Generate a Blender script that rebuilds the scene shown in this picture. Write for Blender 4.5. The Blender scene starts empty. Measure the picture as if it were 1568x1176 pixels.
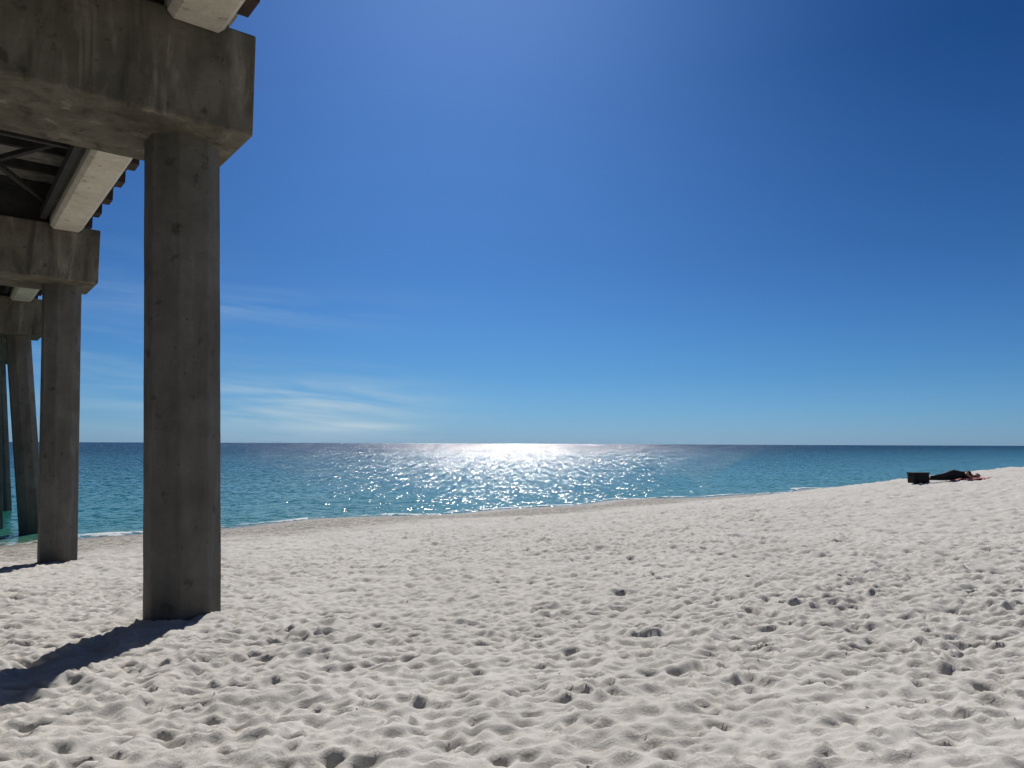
import bpy, bmesh, math, random
import numpy as np
from mathutils import Vector, Matrix, Euler
random.seed(4); rng=np.random.default_rng(7)
scn=bpy.context.scene
scn.view_settings.view_transform='Standard'; scn.view_settings.look='None'
scn.view_settings.exposure=0; scn.view_settings.gamma=1

AX=np.array([-.616,.788]); CX=np.array([.788,.616])
SEA=-3.1
SUN_EL=math.radians(47); SUN_AZ=math.radians(0.3)

def us(u,s,z=0): return Vector((CX[0]*u+AX[0]*s, CX[1]*u+AX[1]*s, z))
def sst(t):
    t=np.clip(t,0,1); return t*t*(3-2*t)

# ------------------------------------------------------------ materials
def new_mat(name):
    m=bpy.data.materials.new(name); m.use_nodes=True
    nt=m.node_tree; b=nt.nodes['Principled BSDF']
    return m,nt,b
def N(nt,t,**k):
    n=nt.nodes.new(t)
    for a,v in k.items(): setattr(n,a,v)
    return n
def ramp(nt,fac,stops):
    r=N(nt,'ShaderNodeValToRGB'); e=r.color_ramp.elements
    while len(e)<len(stops): e.new(.5)
    for i,(p,c) in enumerate(stops):
        e[i].position=p; e[i].color=(*c,1) if len(c)==3 else c
    nt.links.new(fac,r.inputs[0]); return r.outputs[0]
def mth(nt,op,a,b=None,c=None,clamp=False):
    n=N(nt,'ShaderNodeMath',operation=op,use_clamp=clamp)
    for i,v in enumerate((a,b,c)):
        if v is None: continue
        if isinstance(v,(int,float)): n.inputs[i].default_value=v
        else: nt.links.new(v,n.inputs[i])
    return n.outputs[0]
def mixc(nt,f,a,b,bt='MIX'):
    n=N(nt,'ShaderNodeMix',data_type='RGBA',blend_type=bt)
    for i,v in ((0,f),(6,a),(7,b)):
        if isinstance(v,(int,float)): n.inputs[i].default_value=v
        elif isinstance(v,tuple): n.inputs[i].default_value=(*v,1)
        else: nt.links.new(v,n.inputs[i])
    return n.outputs[2]
def noise(nt,vec,scale,detail=4,rough=.55,dist=0):
    n=N(nt,'ShaderNodeTexNoise'); n.inputs['Scale'].default_value=scale
    n.inputs['Detail'].default_value=detail; n.inputs['Roughness'].default_value=rough
    n.inputs['Distortion'].default_value=dist
    if vec is not None: nt.links.new(vec,n.inputs['Vector'])
    return n
def mapr(nt,v,a,b,c=0,d=1,sm=False):
    n=N(nt,'ShaderNodeMapRange'); n.interpolation_type='SMOOTHSTEP' if sm else 'LINEAR'
    nt.links.new(v,n.inputs[0])
    for i,x in enumerate((a,b,c,d)): n.inputs[i+1].default_value=x
    return n.outputs[0]
def mapping(nt,vec,scale=(1,1,1),rot=(0,0,0)):
    m=N(nt,'ShaderNodeMapping'); m.inputs['Scale'].default_value=scale; m.inputs['Rotation'].default_value=rot
    nt.links.new(vec,m.inputs[0]); return m.outputs[0]
def bump(nt,b,h,st,dist):
    n=N(nt,'ShaderNodeBump'); n.inputs['Strength'].default_value=st; n.inputs['Distance'].default_value=dist
    nt.links.new(h,n.inputs['Height']); nt.links.new(n.outputs[0],b.inputs['Normal']); return n

def concrete(name,base,dark,stain=1.0,freq=6):
    m,nt,b=new_mat(name)
    g=N(nt,'ShaderNodeNewGeometry').outputs['Position']
    n1=noise(nt,g,1.1,5,.7).outputs[0]
    n2=noise(nt,mapping(nt,g,(freq,freq,.55)),1.0,4,.65,.6).outputs[0]
    n3=noise(nt,g,28,4,.7).outputs[0]
    n5=noise(nt,g,4.5,3,.6).outputs[0]
    c=mixc(nt,mapr(nt,n1,.38,.62),base,dark)
    c=mixc(nt,mth(nt,'MULTIPLY',mapr(nt,n2,.50,.68),.7*stain,clamp=True),c,tuple(x*.45 for x in dark))
    c=mixc(nt,mth(nt,'MULTIPLY',mapr(nt,n2,.43,.30),.7*stain,clamp=True),c,tuple(min(1,x*1.8) for x in base))
    c=mixc(nt,mth(nt,'MULTIPLY',mapr(nt,n5,.62,.70),.65),c,tuple(x*.35 for x in dark))
    c=mixc(nt,mth(nt,'MULTIPLY',mapr(nt,n3,.35,.75),.35),c,tuple(x*.6 for x in base))
    v=N(nt,'ShaderNodeTexVoronoi'); v.inputs['Scale'].default_value=7; nt.links.new(g,v.inputs['Vector'])
    hole=mapr(nt,v.outputs['Distance'],.05,.09,1,0)
    c=mixc(nt,mth(nt,'MULTIPLY',hole,.6),c,tuple(x*.3 for x in dark))
    nt.links.new(c,b.inputs['Base Color']); b.inputs['Roughness'].default_value=.9
    b.inputs['Specular IOR Level'].default_value=.2
    h=mth(nt,'SUBTRACT',mth(nt,'ADD',n3,mth(nt,'MULTIPLY',n1,1.5)),hole)
    bump(nt,b,h,.7,.014)
    return m
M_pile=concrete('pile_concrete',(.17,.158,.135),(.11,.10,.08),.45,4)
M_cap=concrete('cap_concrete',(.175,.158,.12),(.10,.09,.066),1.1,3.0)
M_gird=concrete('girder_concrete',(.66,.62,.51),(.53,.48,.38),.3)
def simple(name,col,rough=.8,var=.35,sc=8,bs=.3,bd=.01,metal=0):
    m,nt,b=new_mat(name)
    tc=N(nt,'ShaderNodeTexCoord').outputs['Object']
    n=noise(nt,tc,sc,4,.6).outputs[0]
    c=mixc(nt,mapr(nt,n,.3,.7),tuple(x*(1-var) for x in col),tuple(min(1,x*(1+var)) for x in col))
    nt.links.new(c,b.inputs['Base Color']); b.inputs['Roughness'].default_value=rough; b.inputs['Metallic'].default_value=metal
    bump(nt,b,n,bs,bd); return m
M_rust=simple('rusty_steel',(.036,.018,.014),.85,.5,6)
M_dark=simple('dark_steel',(.03,.028,.026),.7,.4,5)
M_wood=simple('weathered_planks',(.26,.24,.21),.9,.4,5)

# ------------------------------------------------------------ helpers
def obj_from(name,verts,faces,mat,parent=None,smooth=False):
    me=bpy.data.meshes.new(name); me.from_pydata([tuple(v) for v in verts],[],faces); me.update()
    o=bpy.data.objects.new(name,me); scn.collection.objects.link(o)
    if mat: me.materials.append(mat)
    if smooth: me.polygons.foreach_set('use_smooth',[True]*len(me.polygons))
    if parent: o.parent=parent
    return o
def box_us(bm,u0,u1,s0,s1,z0,z1):
    vs=[bm.verts.new(us(u,s,z)) for z in (z0,z1) for (u,s) in ((u0,s0),(u1,s0),(u1,s1),(u0,s1))]
    for f in ((3,2,1,0),(4,5,6,7),(0,1,5,4),(1,2,6,5),(2,3,7,6),(3,0,4,7)):
        bm.faces.new([vs[i] for i in f])
def finish(bm,name,mat,parent,bev=0,seg=2):
    bmesh.ops.recalc_face_normals(bm,faces=bm.faces)
    if bev: bmesh.ops.bevel(bm,geom=list(bm.edges),offset=bev,segments=seg,profile=.5,affect='EDGES')
    me=bpy.data.meshes.new(name); bm.to_mesh(me); bm.free(); me.materials.append(mat)
    o=bpy.data.objects.new(name,me); scn.collection.objects.link(o); o.parent=parent
    return o
def bar(bm,p,q,w,h):
    p=Vector(p);q=Vector(q);d=(q-p).normalized(); up=Vector((0,0,1))
    if abs(d.z)>.95: up=Vector((0,1,0))
    a=d.cross(up).normalized()*w/2; b=d.cross(a).normalized()*h/2
    vs=[bm.verts.new(x+i*a+j*b) for x in (p,q) for i,j in ((-1,-1),(1,-1),(1,1),(-1,1))]
    for f in ((3,2,1,0),(4,5,6,7),(0,1,5,4),(1,2,6,5),(2,3,7,6),(3,0,4,7)):
        bm.faces.new([vs[i] for i in f])

# ------------------------------------------------------------ terrain
_ph=rng.uniform(0,6.28,12)
def base_z(x,y):
    x=np.asarray(x,float); y=np.asarray(y,float)
    s=AX[0]*x+AX[1]*y; u=CX[0]*x+CX[1]*y
    z=-1.5-.057*np.clip(s,-12,60)
    A=1.42*sst((u-1)/44)
    z=z+A*(1-sst((s-10)/14))*sst((s+30)/30)
    near=sst((s-4)/14)
    w=.035*np.sin(u*.33+_ph[0])+.025*np.sin(u*.71+_ph[1]+.2*s)+.02*np.sin(u*.13+_ph[2])
    z=z+w*near
    z=z+.03*np.sin(x*.9+_ph[3]+.4*y)*np.sin(y*.7+_ph[4])*(1-near)*np.exp(-(x*x+y*y)/4000)
    return z
NT=1024; LT=20.48; px=LT/NT
_f=np.fft.fftfreq(NT,px); KX,KY=np.meshgrid(_f,_f)
def fnoise(lo,hi,an=1.0,rot=0):
    kx=KX*math.cos(rot)+KY*math.sin(rot); ky=-KX*math.sin(rot)+KY*math.cos(rot)
    k=np.hypot(kx*an,ky/an)
    w=np.exp(-(k*lo)**2)*(1-np.exp(-(k*hi)**2))
    a=np.real(np.fft.ifft2(np.fft.fft2(rng.standard_normal((NT,NT)))*w)); return a/a.std()
n_a=fnoise(.18,.44,1.25,.5); n_b=fnoise(.10,.24,1.15,.5)
H=-.026*np.sqrt(n_a**2+.05)-.011*np.sqrt(n_b**2+.06)+.012*fnoise(.5,1.5)
R=int(.34/px)
gy,gx=np.mgrid[-R:R+1,-R:R+1]*px
for i in range(5000):
    cx,cy=rng.integers(0,NT,2); th=rng.uniform(0,math.pi)
    if rng.random()<.75: a=rng.uniform(.065,.13); b=a*rng.uniform(.5,.9)
    else: a=rng.uniform(.035,.065); b=a*rng.uniform(.6,1)
    d=rng.uniform(.012,.036)*(a/.105)
    X=gx*math.cos(th)+gy*math.sin(th); Y=-gx*math.sin(th)+gy*math.cos(th)
    an=np.arctan2(Y,X)
    r=np.sqrt((X/a)**2+(Y/b)**2)*(1+.16*np.sin(3*an+rng.uniform(0,6))+.10*np.sin(5*an+rng.uniform(0,6)))
    w=.6*np.exp(-r**4)
    tilt=rng.normal(0,.15)*X+rng.normal(0,.15)*Y
    pit=-d*np.clip(1-(r)**2,0,1)**1.1-.014*w
    rim=d*.5*np.exp(-((r-1.14)/.24)**2)*(1+.8*np.cos(an-rng.uniform(0,6.28)))
    iy=(np.arange(-R,R+1)+cy)%NT; ix=(np.arange(-R,R+1)+cx)%NT
    sub=H[np.ix_(iy,ix)]
    H[np.ix_(iy,ix)]=sub*(1-w)+pit+rim+tilt*np.exp(-r**2)
k=np.hypot(KX,KY)
H=np.real(np.fft.ifft2(np.fft.fft2(H)*np.exp(-(k*.038)**2)))
H-=H.mean(); H*=1.28
H+=.0024*fnoise(.05,.2)
print('H std',H.std())
def samp(x,y):
    a=x/px; b=y/px; i=np.floor(a).astype(int); j=np.floor(b).astype(int); fa=a-i; fb=b-j
    i0=i%NT;i1=(i+1)%NT;j0=j%NT;j1=(j+1)%NT
    return (H[j0,i0]*(1-fa)*(1-fb)+H[j0,i1]*fa*(1-fb)+H[j1,i0]*(1-fa)*fb+H[j1,i1]*fa*fb)
def full_z(x,y):
    z=base_z(x,y)
    amp=sst((z-SEA-.12)/.35)
    r=np.hypot(x,y); far=1-sst((r-60)/60)
    c,s_=math.cos(.5),math.sin(.5)
    h=samp(x*c-y*s_,x*s_+y*c)
    patch=1.0+.22*np.sin(x*.45+1.2*np.sin(y*.3)+2)*np.sin(y*.5+.8*np.sin(x*.37))
    return z+h*amp*far*patch+.006*(1-amp)*far*np.clip(samp(x*2.3,y*2.3)/.02,-2,2)
def axis(lo,hi,fine_lo,fine_hi,st,g):
    a=list(np.arange(fine_lo,fine_hi,st)); v=a[-1]
    while v<hi:
        d=max(st,g*(abs(v))); 
        if v>70: d=max(d,.08*v)
        v+=d; a.append(v)
    v=a[0]; b=[]
    while v>lo:
        d=max(st,g*abs(v))
        if v<-35: d=max(d,.08*abs(v))
        v-=d; b.append(v)
    return np.array(b[::-1]+a)
xs=axis(-2500,2500,-5,6,.028,.0055)
ya=axis(-1,2600,2.6,8,.026,.0036)
ya=ya[ya>=2.6]; yb=2.6-np.concatenate([np.arange(1,60)*.06,3.54+1.12**np.arange(0,68)]); 
ys=np.concatenate([yb[::-1],ya])
XX,YY=np.meshgrid(xs,ys); ZZ=full_z(XX,YY)
nx,ny=len(xs),len(ys); print('ground grid',nx,ny,nx*ny)
def grid_mesh(name,X,Y,Z,mat):
    ny,nx=X.shape
    me=bpy.data.meshes.new(name); co=np.stack([X,Y,Z],-1).reshape(-1,3).astype(np.float32)
    me.vertices.add(nx*ny); me.vertices.foreach_set('co',co.ravel())
    idx=np.arange(nx*ny).reshape(ny,nx)
    q=np.stack([idx[:-1,:-1],idx[:-1,1:],idx[1:,1:],idx[1:,:-1]],-1).reshape(-1,4).astype(np.int32)
    me.loops.add(q.size); me.loops.foreach_set('vertex_index',q.ravel())
    me.polygons.add(len(q)); me.polygons.foreach_set('loop_start',np.arange(0,q.size,4,dtype=np.int32))
    me.polygons.foreach_set('use_smooth',np.ones(len(q),bool))
    me.update(calc_edges=True); me.materials.append(mat)
    o=bpy.data.objects.new(name,me); scn.collection.objects.link(o); return o
# sand material
m,nt,b=new_mat('quartz_sand')
g=N(nt,'ShaderNodeNewGeometry').outputs['Position']
sep=N(nt,'ShaderNodeSeparateXYZ'); nt.links.new(g,sep.inputs[0])
n1=noise(nt,g,.6,3).outputs[0]; n3=noise(nt,g,300,1,.7).outputs[0]; n4=noise(nt,g,60,2,.7).outputs[0]
c=mixc(nt,mapr(nt,n1,.3,.7),(.465,.445,.405),(.53,.51,.47))
c=mixc(nt,mapr(nt,n3,.58,.75),c,(.30,.28,.25))
c=mixc(nt,mapr(nt,n3,.42,.25),c,(.62,.605,.57))
sh=noise(nt,g,5,4,.8).outputs[0]
zz=mth(nt,'ADD',sep.outputs[2],mth(nt,'MULTIPLY',mth(nt,'SUBTRACT',n1,.5),.35))
damp=mapr(nt,zz,SEA+.52,SEA+.20,0,1,True); wet=mapr(nt,sep.outputs[2],SEA+.10,SEA+.03,0,1,True)
shellc=mixc(nt,mapr(nt,sh,.40,.58),(.43,.40,.35),(.13,.118,.10))
c=mixc(nt,mth(nt,'MULTIPLY',damp,.9),c,shellc)
c=mixc(nt,wet,c,(.22,.20,.16))
nt.links.new(c,b.inputs['Base Color'])
nt.links.new(mapr(nt,wet,0,1,.95,.35),b.inputs['Roughness']); b.inputs['Specular IOR Level'].default_value=.2
hh=mth(nt,'ADD',mth(nt,'MULTIPLY',n4,.6),mth(nt,'MULTIPLY',n3,.3)); hh=mth(nt,'ADD',hh,mth(nt,'MULTIPLY',sh,mth(nt,'MULTIPLY',damp,3.5)))
bump(nt,b,hh,.65,.014)
grid_mesh('beach_sand',XX,YY,ZZ,m)

# ------------------------------------------------------------ sea
m,nt,b=new_mat('sea_surface')
g=N(nt,'ShaderNodeNewGeometry').outputs['Position']
dp=N(nt,'ShaderNodeVectorMath',operation='DOT_PRODUCT'); nt.links.new(g,dp.inputs[0]); dp.inputs[1].default_value=(AX[0],AX[1],0)
s=dp.outputs['Value']
lg=mth(nt,'LOGARITHM',mth(nt,'MAXIMUM',mth(nt,'SUBTRACT',s,26.5),1),10)
nb=noise(nt,mapping(nt,g,(.006,.02,1),(0,0,.66)),1,3).outputs[0]
lg2=mth(nt,'ADD',lg,mth(nt,'MULTIPLY',mth(nt,'SUBTRACT',nb,.5),.7))
col=ramp(nt,mth(nt,'DIVIDE',lg2,3.6),[(0,(.12,.20,.145)),(.14,(.038,.16,.125)),(.33,(.006,.115,.105)),(.50,(.002,.082,.084)),(.64,(.001,.040,.055)),(.80,(.001,.012,.030))])
nt.links.new(col,b.inputs['Base Color'])
b.inputs['Roughness'].default_value=.12; b.inputs['IOR'].default_value=1.333; b.inputs['Specular IOR Level'].default_value=.55
acc=None
for sc,k,asp,dt in ((.45,.35,(.4,1,1),1),(4.2,2.0,(.6,1,1),1),(13,.9,(.8,1,1),0)):
    n=noise(nt,mapping(nt,g,(asp[0]*sc,asp[1]*sc,sc),(0,0,-.2)),1.0,dt,.55)
    v=N(nt,'ShaderNodeVectorMath',operation='SUBTRACT'); nt.links.new(n.outputs['Color'],v.inputs[0]); v.inputs[1].default_value=(.5,.5,.5)
    v2=N(nt,'ShaderNodeVectorMath',operation='MULTIPLY'); nt.links.new(v.outputs[0],v2.inputs[0]); v2.inputs[1].default_value=(k*.58,k,0)
    if acc is None: acc=v2.outputs[0]
    else:
        a=N(nt,'ShaderNodeVectorMath',operation='ADD'); nt.links.new(acc,a.inputs[0]); nt.links.new(v2.outputs[0],a.inputs[1]); acc=a.outputs[0]
# streaks of rougher and calmer normals, several sizes, added to break up sun glitter
r1=noise(nt,mapping(nt,g,(1.6,.11,1)),1.0,1,.6,.3).outputs[0]
r2=noise(nt,mapping(nt,g,(.45,.016,1)),1.0,1,.6,.3).outputs[0]
r3=noise(nt,mapping(nt,g,(.12,.0026,1)),1.0,1,.6,.3).outputs[0]
w1_=mapr(nt,lg,1.2,1.9,.3,1); w2_=mapr(nt,lg,1.7,2.3,0,1); w3_=mapr(nt,lg,2.3,2.8,0,1)
rw=mth(nt,'ADD',mth(nt,'ADD',mth(nt,'MULTIPLY',mth(nt,'SUBTRACT',r1,.5),w1_),mth(nt,'MULTIPLY',mth(nt,'SUBTRACT',r2,.5),w2_)),mth(nt,'MULTIPLY',mth(nt,'SUBTRACT',r3,.5),w3_))
glitter_mod=mapr(nt,rw,-.16,.10,.5,1.35,True)
amp=mth(nt,'MULTIPLY',mapr(nt,lg,1.0,2.4,.74,1.15),glitter_mod)
scl=N(nt,'ShaderNodeVectorMath',operation='SCALE'); nt.links.new(acc,scl.inputs[0]); nt.links.new(amp,scl.inputs['Scale'])
# far normals tilted toward the camera side, shaped to brighten glitter and darken the horizon
bias=mth(nt,'MULTIPLY',mapr(nt,lg,1.3,2.4,.0,-.30),mapr(nt,glitter_mod,.5,1.35,.7,1.1))
cbn=N(nt,'ShaderNodeCombineXYZ'); nt.links.new(bias,cbn.inputs[1]); cbn.inputs[2].default_value=1
a=N(nt,'ShaderNodeVectorMath',operation='ADD'); nt.links.new(scl.outputs[0],a.inputs[0]); nt.links.new(cbn.outputs[0],a.inputs[1])
nn=N(nt,'ShaderNodeVectorMath',operation='NORMALIZE'); nt.links.new(a.outputs[0],nn.inputs[0]); nt.links.new(nn.outputs[0],b.inputs['Normal'])
M_sea=m
us_u=np.array([-30000,-8000,-2000,-600,-200,-60,0,60,200,600,2000,8000,30000.])
ss_=np.array([20,26,32,50,80,150,300,700,1500,4000,10000,30000.])
U,S=np.meshgrid(us_u,ss_)
grid_mesh('sea_water',CX[0]*U+AX[0]*S,CX[1]*U+AX[1]*S,np.full(U.shape,SEA),M_sea)

# shore foam ribbon following waterline
m,nt,b=new_mat('sea_foam')
g=N(nt,'ShaderNodeNewGeometry').outputs['Position']
at=N(nt,'ShaderNodeAttribute',attribute_name='edge').outputs['Fac']
nz=noise(nt,g,2.2,5,.7).outputs[0]; nz2=noise(nt,g,.35,2).outputs[0]
al=mth(nt,'ADD',mth(nt,'ADD',mth(nt,'MULTIPLY',mth(nt,'SUBTRACT',nz,.5),3.4),mth(nt,'MULTIPLY',mth(nt,'SUBTRACT',nz2,.5),2.0)),mth(nt,'SUBTRACT',at,.58))
al=mapr(nt,al,0,.5)
b.inputs['Base Color'].default_value=(.62,.64,.63,1); b.inputs['Roughness'].default_value=.6
nt.links.new(mth(nt,'MULTIPLY',al,.72),b.inputs['Alpha']); bump(nt,b,nz,.8,.08)
uu=np.arange(-60,160,.25); sgrid=np.linspace(24,34,400)
s0=[]
for u_ in uu:
    zz_=base_z(CX[0]*u_+AX[0]*sgrid,CX[1]*u_+AX[1]*sgrid); s0.append(sgrid[np.argmax(zz_<SEA)])
s0=np.array(s0); s0=np.convolve(np.pad(s0,4,mode='edge'),np.ones(9)/9,'valid')
fr=np.array([0,.2,.4,.6,.8,1.]); wid=.85+.3*np.sin(uu*.4)+.25*np.sin(uu*1.3+1)
UU=np.repeat(uu[None],6,0); SS=s0[None]-.25+fr[:,None]*wid[None]+.12*np.sin(uu*2.1)[None]
ZF=SEA+.012+.05*np.sin(math.pi*fr)[:,None]*(1+.5*np.sin(uu*1.7))[None]
fo=grid_mesh('shore_foam',CX[0]*UU+AX[0]*SS,CX[1]*UU+AX[1]*SS,ZF,m)
atr=fo.data.attributes.new('edge','FLOAT','POINT'); atr.data.foreach_set('value',np.repeat(np.sin(math.pi*np.clip(fr,.02,.98))[:,None]*.9,len(uu),1).ravel().astype(np.float32))

# ------------------------------------------------------------ pier
pier=bpy.data.objects.new('fishing_pier',None); scn.collection.objects.link(pier)
CB,CT=3.6,4.84
def pile(name,base,top,W=.9):
    n=20; R_=W/2/math.cos(math.pi/8); vs=[];fs=[]
    for i in range(n+1):
        t=i/n; u_=base[0]+(top[0]-base[0])*t; s_=base[1]+(top[1]-base[1])*t; z=base[2]+(top[2]-base[2])*t
        for j in range(8):
            for e in (-1,1):
                a=math.pi/8+j*math.pi/4+math.radians(4)+e*.025
                r=R_*.995+random.uniform(-.003,.002)
                vs.append(us(u_+r*math.cos(a),s_+r*math.sin(a),z))
    for i in range(n):
        for j in range(16):
            k=(j+1)%16; fs.append((i*16+j,i*16+k,(i+1)*16+k,(i+1)*16+j))
    fs.append(tuple(range(15,-1,-1))); fs.append(tuple(n*16+j for j in range(16)))
    return obj_from(name,vs,fs,M_pile,pier)
NB=9
for k in range(-2,NB):
    s0_=8.55+10.45*k; sc=s0_+.83
    if k==1: s0_-=.1
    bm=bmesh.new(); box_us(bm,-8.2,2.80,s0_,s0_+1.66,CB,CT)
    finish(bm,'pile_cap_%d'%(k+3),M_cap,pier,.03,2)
    tops={0:(2.22,2.46),1:(2.2,2.42),2:(2.15,2.95)}.get(k,(2.1,2.8))
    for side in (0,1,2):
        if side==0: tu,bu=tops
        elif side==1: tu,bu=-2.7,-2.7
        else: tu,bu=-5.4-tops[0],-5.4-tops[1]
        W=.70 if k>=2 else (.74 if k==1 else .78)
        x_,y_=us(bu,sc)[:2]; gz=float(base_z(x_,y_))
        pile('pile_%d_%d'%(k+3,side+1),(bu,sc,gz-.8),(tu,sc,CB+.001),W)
    if k>=2:
        pile('raker_pile_%d'%(k+3),(2.0,sc+2.6,-5),(1.3,sc+.4,CB),.65)
edges=[8.55+10.45*k for k in range(-2,NB)]
for gi,(u0,u1) in enumerate(((1.80,2.42),(-1.0,-.38),(-3.4-1.62,-4.4),(-7.82,-7.2))):
    bm=bmesh.new()
    for k in range(len(edges)-1):
        a=edges[k]+1.69; c=edges[k+1]-.03-(.1 if k==2 else 0)
        z0,z1,z2=4.70,4.82,5.55; ch=.07
        prof=[(u0+ch,z0),(u1-ch,z0),(u1,z0+.07),(u1,z2),(u0,z2),(u0,z0+.07)]
        va=[bm.verts.new(us(p[0],a,p[1])) for p in prof]; vb=[bm.verts.new(us(p[0],c,p[1])) for p in prof]
        bm.faces.new(va); bm.faces.new(vb[::-1])
        for i in range(6): bm.faces.new((va[i],va[(i+1)%6],vb[(i+1)%6],vb[i]))
        box_us(bm,u0+.02,u1-.02,c+.002,c+1.75 if k<len(edges)-2 else c+1.7,4.87,5.54)
    finish(bm,'girder_%d'%(gi+1),M_gird,pier)
bm=bmesh.new(); s_=-14
while s_<edges[-1]+1.6:
    w=.19; box_us(bm,-8.4,2.95,s_,s_+w,5.74+random.uniform(-.004,.004),5.80); s_+=w+.012
finish(bm,'deck_planks',M_wood,pier)
bmd=bmesh.new(); bm=bmesh.new(); s_=-13.5; j=0
while s_<edges[-1]+1:
    box_us(bmd,-8.3,2.86,s_,s_+.12,5.56,5.735)
    box_us(bm,2.425,2.80,s_-.12,s_+.30,5.20+.03*(j%2),5.555); s_+=1.3; j+=1
finish(bm,'rusty_brackets',M_rust,pier); finish(bmd,'deck_joists',M_dark,pier)
bm=bmesh.new()
for k in range(len(edges)-1):
    a=edges[k]+1.7; c=edges[k+1]-.05
    for (ul,ur) in ((-.37,1.79),(-4.39,-1.01),(-7.19,-5.03)):
        box_us(bm,ul,ur,c+.25,c+.45,4.85,5.53)
        mid=(a+c)/2
        for (sa,sb) in ((a,mid),(mid,c)):
            bar(bm,us(ul,sa,5.25),us(ur,sb,5.25),.09,.09); bar(bm,us(ur,sa,5.36),us(ul,sb,5.36),.09,.09)
        bar(bm,us(ul,mid,5.15),us(ur,mid,5.15),.1,.12)
        bar(bm,us(ur-.12,a,5.0),us(ur-.12,c,5.0),.12,.2)
finish(bm,'steel_bracing',M_dark,pier)
bm=bmesh.new(); s_=-13
for uu_ in (2.85,-8.3):
    s_=-13
    while s_<edges[-1]+1: box_us(bm,uu_-.05,uu_+.05,s_,s_+.1,5.80,6.95); s_+=2
    for z_ in (6.1,6.4,6.7,6.96): box_us(bm,uu_-.03,uu_+.03,-13.3,edges[-1]+1.5,z_,z_+.06)
finish(bm,'deck_railing',M_wood,pier)

# ------------------------------------------------------------ bag, towel, sunbather
def gz(x,y): return float(full_z(np.array([x]),np.array([y]))[0])
def gzb(x,y): return float(base_z(np.array([x]),np.array([y]))[0])
M_blk=simple('black_fabric',(.010,.010,.012),.9,.3,20)
M_pink=simple('pink_towel',(.46,.17,.17),.95,.25,9)
M_skin=simple('skin',(.38,.20,.14),.55,.08,10,.05)
M_hair=simple('brown_hair',(.04,.022,.014),.6,.4,40)
bx,by=13.60,24.9; bz=gz(bx,by)-.01
bag=bpy.data.objects.new('cooler_bag',None); scn.collection.objects.link(bag)
def lbox(bm,c,d,rotz=0):
    r=bmesh.ops.create_cube(bm,size=1); M=Matrix.Translation(c)@Matrix.Rotation(rotz,4,'Z')@Matrix.Diagonal((*d,1))
    bmesh.ops.transform(bm,matrix=M,verts=r['verts'])
bm=bmesh.new(); lbox(bm,(bx,by,bz+.145),(.56,.34,.31),.1); finish(bm,'bag_body',M_blk,bag,.015,2)
bm=bmesh.new(); lbox(bm,(bx,by,bz+.325),(.59,.37,.045),.1); finish(bm,'bag_lid',M_blk,bag,.008,2)
bm=bmesh.new(); lbox(bm,(bx+.02,by-.185,bz+.13),(.34,.03,.18),.1); finish(bm,'front_pocket',M_blk,bag,.01,2)
for sx in (-1,1):
    bm=bmesh.new(); P=[]
    for i in range(9):
        a=math.pi*i/8; P.append((bx+sx*(.285+.05*math.sin(a)),by+sx*.03-.09*math.cos(a),bz+.24-.06*math.sin(a)))
    for p,q in zip(P,P[1:]): bar(bm,p,q,.02,.02)
    finish(bm,'handle_%d'%(1 if sx<0 else 2),M_blk,bag)
tx0,tx1,ty0,ty1=14.95,15.75,24.45,25.5
X,Y=np.meshgrid(np.linspace(tx0,tx1,60),np.linspace(ty0,ty1,36))
Zt=full_z(X,Y)*.6+base_z(X,Y)*.4+.04+.025*np.sin(X*14+np.sin(Y*9))*np.sin(Y*11+X*3)
tw=grid_mesh('beach_towel',X,Y,Zt,M_pink)
so=tw.modifiers.new('s','SOLIDIFY'); so.thickness=.012
person=bpy.data.objects.new('sunbather',None); scn.collection.objects.link(person)
V=[];E=[];Rr=[]
def add(p,r,par=None):
    V.append(p); Rr.append(r); i=len(V)-1
    if par is not None: E.append((par,i))
    return i
pel=add((.93,0,.23),.165)
w1=add((1.08,.02,.21),.125,pel); ch=add((1.26,.03,.19),.14,w1); uc=add((1.38,.02,.18),.125,ch); nk=add((1.47,.0,.165),.055,uc); hd=add((1.53,-.01,.16),.06,nk)
h1=add((.82,-.05,.29),.105,pel); k1=add((.47,-.16,.20),.07,h1); c1=add((.33,-.10,.17),.065,k1); a1=add((.08,.0,.12),.042,c1); f0=add((.02,-.04,.11),.04,a1); f1=add((-.02,-.15,.10),.028,f0)
h2=add((.84,.02,.12),.105,pel); k2=add((.45,-.05,.08),.07,h2); c2=add((.30,.02,.07),.06,k2); a2=add((.05,.10,.055),.04,c2); f2=add((.0,.05,.05),.04,a2); f3=add((-.03,-.05,.045),.028,f2)
s1=add((1.37,-.01,.29),.065,uc); e1=add((1.17,-.17,.25),.045,s1); wr1=add((1.28,-.36,.10),.028,e1); p1=add((1.33,-.42,.06),.033,wr1)
s2=add((1.40,-.03,.09),.065,uc); e2=add((1.60,-.2,.06),.042,s2); wr2=add((1.58,.0,.055),.028,e2); p2=add((1.575,.07,.06),.032,wr2)
def skinned(name,V,E,Rr,root,sub=2):
    me=bpy.data.meshes.new(name); me.from_pydata(V,E,[]); o=bpy.data.objects.new(name,me); scn.collection.objects.link(o)
    sk=o.modifiers.new('sk','SKIN'); sv=me.skin_vertices[0].data
    for i,r in enumerate(Rr): sv[i].radius=(r,r); sv[i].use_root=(i==root)
    su=o.modifiers.new('su','SUBSURF'); su.levels=sub; su.render_levels=sub
    dg=bpy.context.evaluated_depsgraph_get(); me2=bpy.data.meshes.new_from_object(o.evaluated_get(dg))
    o.modifiers.clear(); o.data=me2; me2.polygons.foreach_set('use_smooth',[True]*len(me2.polygons)); return o
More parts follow.
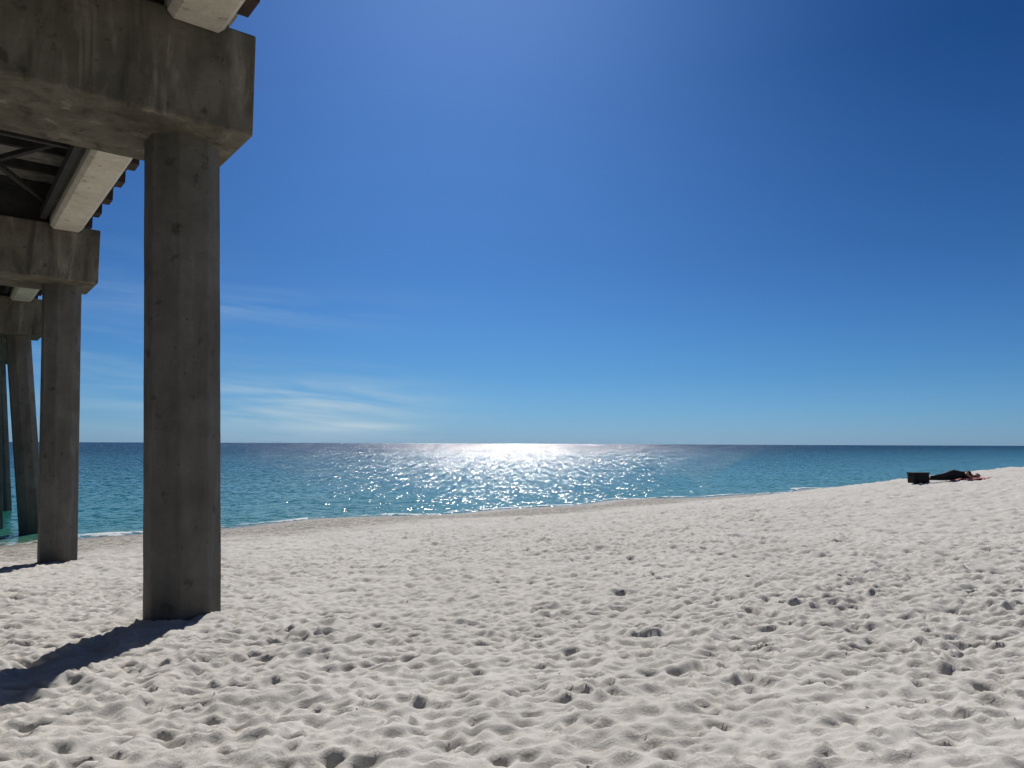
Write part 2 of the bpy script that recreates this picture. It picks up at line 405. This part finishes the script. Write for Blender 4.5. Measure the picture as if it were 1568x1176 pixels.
body=skinned('body',V,E,Rr,0)
me=body.data; me.materials.clear()
for mm in (M_blk,M_skin): me.materials.append(mm)
for p in me.polygons:
    x,y,z=p.center
    if x<.05: i=1
    elif x>1.44 or (y<-.13 and x>1.0): i=1
    else: i=0
    p.material_index=i
body.parent=person
for (wp,pp,dr,side) in ((V[wr1],V[p1],Vector((.55,-.6,-.35)),Vector((.8,.6,0))),(V[wr2],V[p2],Vector((-.05,1,.0)),Vector((1,0,0)))):
    dr.normalize(); side=(side-dr*side.dot(dr)).normalized(); dn=Vector((0,0,-1))
    for fi,(off,ln) in enumerate(((-.03,.062),(-.01,.075),(.01,.07),(.03,.055))):
        b0=Vector(pp)+side*off; m1=b0+dr*(ln*.6)+dn*.004; m2=m1+dr*(ln*.35)+dn*.014; m3=m2+dr*(ln*.25)+dn*.014
        fo_=skinned('finger',[tuple(b0),tuple(m1),tuple(m2),tuple(m3)],[(0,1),(1,2),(2,3)],[.010,.009,.008,.007],0,1)
        fo_.data.materials.clear(); fo_.data.materials.append(M_skin); fo_.parent=person
    b0=Vector(pp)-side*.025-dr*.02; m1=b0-side*.03+dr*.02; m2=m1-side*.01+dr*.03
    t_=skinned('thumb',[tuple(b0),tuple(m1),tuple(m2)],[(0,1),(1,2)],[.012,.010,.008],0,1)
    t_.data.materials.clear(); t_.data.materials.append(M_skin); t_.parent=person
def ell(name,c,r,mat,sub=3):
    bm=bmesh.new(); bmesh.ops.create_icosphere(bm,subdivisions=sub,radius=1); bmesh.ops.transform(bm,matrix=Matrix.Translation(c)@Matrix.Diagonal((*r,1)),verts=bm.verts)
    o=finish(bm,name,mat,person); o.data.polygons.foreach_set('use_smooth',[True]*len(o.data.polygons)); return o
hc=(1.62,-.02,.17)
o=ell('head',hc,(.115,.095,.078),M_skin,4)
for v in o.data.vertices:
    x,y,z=v.co.x-hc[0],v.co.y-hc[1],v.co.z-hc[2]
    if x<0: v.co.z=hc[2]+z*(1+x*2.2)
    if y<0:
        v.co.y-= .022*math.exp(-((x+.02)/.018)**2-(z/.012)**2)
        v.co.y+= .010*sum(math.exp(-((x-.008)/.014)**2-((z-e)/.014)**2) for e in (-.03,.03))
        v.co.y-= .006*math.exp(-((x+.058)/.008)**2-(z/.025)**2)
ell('eye_1',(hc[0]+.008,hc[1]-.084,hc[2]-.028),(.007,.006,.011),M_blk,2); ell('eye_2',(hc[0]+.008,hc[1]-.084,hc[2]+.028),(.007,.006,.011),M_blk,2)
ell('ear',(hc[0]-.005,hc[1]+.01,hc[2]+.08),(.03,.018,.008),M_skin,2); ell('ear_2',(hc[0]-.005,hc[1]+.01,hc[2]-.08),(.03,.018,.008),M_skin,2)
hr=ell('hair',(hc[0]+.02,hc[1]+.025,hc[2]),(.115,.095,.09),M_hair,4)
for v in hr.data.vertices:
    v.co+=Vector((random.uniform(-1,1),random.uniform(-1,1),random.uniform(-1,1)))*.003
PX,PY=13.95,24.95
pz=min(gzb(PX+.5,PY),gzb(PX+1.4,PY))
person.location=(PX,PY,pz+.03)

# ------------------------------------------------------------ shell and seaweed bits
vs=[];fs=[]
for i in range(420):
    y=3+18*random.random()**1.1; x=random.uniform(-.75,.8)*y
    r=random.uniform(.003,.008) if random.random()<.95 else random.uniform(.01,.02)
    z=gz(x,y)+r*.2; n=len(vs); a0=random.uniform(0,6.28); el=random.uniform(1,3)
    for j in range(5):
        a=j*1.2566; dx=r*el*math.cos(a)*random.uniform(.7,1.2); dy=r*math.sin(a)*random.uniform(.7,1.2)
        vs.append((x+dx*math.cos(a0)-dy*math.sin(a0),y+dx*math.sin(a0)+dy*math.cos(a0),z+random.uniform(-.3,.3)*r))
    vs.append((x,y,z+r*.5))
    for j in range(5): fs.append((n+j,n+(j+1)%5,n+5))
obj_from('beach_debris',vs,fs,simple('debris_brown',(.07,.05,.035),.9,.6,30))

# ------------------------------------------------------------ world
w=bpy.data.worlds.new('World'); scn.world=w; w.use_nodes=True; nt=w.node_tree
bg=nt.nodes['Background']
sky=N(nt,'ShaderNodeTexSky'); sky.sky_type='NISHITA'; sky.sun_disc=False
sky.sun_elevation=SUN_EL; sky.sun_rotation=SUN_AZ; sky.altitude=0; sky.air_density=1.0; sky.dust_density=.35; sky.ozone_density=3.0
c=sky.outputs[0]
tc=N(nt,'ShaderNodeTexCoord').outputs['Generated']; sp=N(nt,'ShaderNodeSeparateXYZ'); nt.links.new(tc,sp.inputs[0])
az=mth(nt,'ARCTAN2',sp.outputs[0],sp.outputs[1]); el=sp.outputs[2]
tr=ramp(nt,el,[(0,(.25,.46,.92)),(.035,(.22,.44,.80)),(.09,(.19,.41,.70)),(.24,(.19,.395,.67)),(.5,(.28,.485,.79)),(1,(.3,.5,.8))])
c=mixc(nt,1.0,c,tr,'MULTIPLY')
side=mth(nt,'MULTIPLY',mapr(nt,mth(nt,'ABSOLUTE',mth(nt,'ADD',az,.12)),.0,.75,0,1,True),mapr(nt,el,.0,.45))
c=mixc(nt,side,c,mixc(nt,1.0,c,(.22,.42,.52),'MULTIPLY'))
cb=N(nt,'ShaderNodeCombineXYZ'); nt.links.new(mth(nt,'MULTIPLY',az,4),cb.inputs[0])
nt.links.new(mth(nt,'MULTIPLY',mth(nt,'ADD',el,mth(nt,'MULTIPLY',az,.05)),38),cb.inputs[1])
cb.inputs[2].default_value=1.7
cn=noise(nt,cb.outputs[0],1.0,6,.55,.5).outputs[0]
def gauss(v,c0,sg): 
    d=mth(nt,'DIVIDE',mth(nt,'SUBTRACT',v,c0),sg); return mth(nt,'EXPONENT',mth(nt,'MULTIPLY',mth(nt,'MULTIPLY',d,d),-1))
m1=mth(nt,'MULTIPLY',mth(nt,'MULTIPLY',gauss(az,-.27,.14),gauss(el,.045,.035)),1.2)
m2=mth(nt,'MULTIPLY',mth(nt,'MULTIPLY',gauss(az,-.32,.16),gauss(el,.172,.022)),.25)
m3=mth(nt,'MULTIPLY',gauss(az,-.55,.15),mth(nt,'MULTIPLY',gauss(el,.1,.1),.25))
m4=mth(nt,'MULTIPLY',mth(nt,'MULTIPLY',mth(nt,'MULTIPLY',gauss(az,-.20,.07),gauss(el,.022,.0055)),mapr(nt,cn,.25,.6)),.8)
mm=mth(nt,'ADD',mth(nt,'ADD',m1,m2),m3)
cl=mth(nt,'MULTIPLY',mapr(nt,cn,.32,.66,0,1,True),mm)
cl=mth(nt,'ADD',mth(nt,'MULTIPLY',cl,.8),m4,clamp=True)
c2=mixc(nt,cl,c,(4.4,5.8,6.8))
nt.links.new(c2,bg.inputs[0]); bg.inputs[1].default_value=.10
sun=bpy.data.lights.new('sun','SUN'); sun.energy=4.8; sun.angle=math.radians(.53); sun.color=(1,.96,.91)
so_=bpy.data.objects.new('sun',sun); scn.collection.objects.link(so_)
d=Vector((math.sin(SUN_AZ)*math.cos(SUN_EL),math.cos(SUN_AZ)*math.cos(SUN_EL),math.sin(SUN_EL)))
so_.rotation_euler=d.to_track_quat('Z','Y').to_euler()

# ------------------------------------------------------------ camera
cam=bpy.data.cameras.new('camera'); cam.lens=26.0; cam.sensor_width=36; cam.clip_end=60000; cam.clip_start=.05
co=bpy.data.objects.new('camera',cam); scn.collection.objects.link(co); scn.camera=co
co.matrix_world=Matrix.Rotation(math.radians(90+4.62),4,'X')@Matrix.Rotation(math.radians(.22),4,'Z')
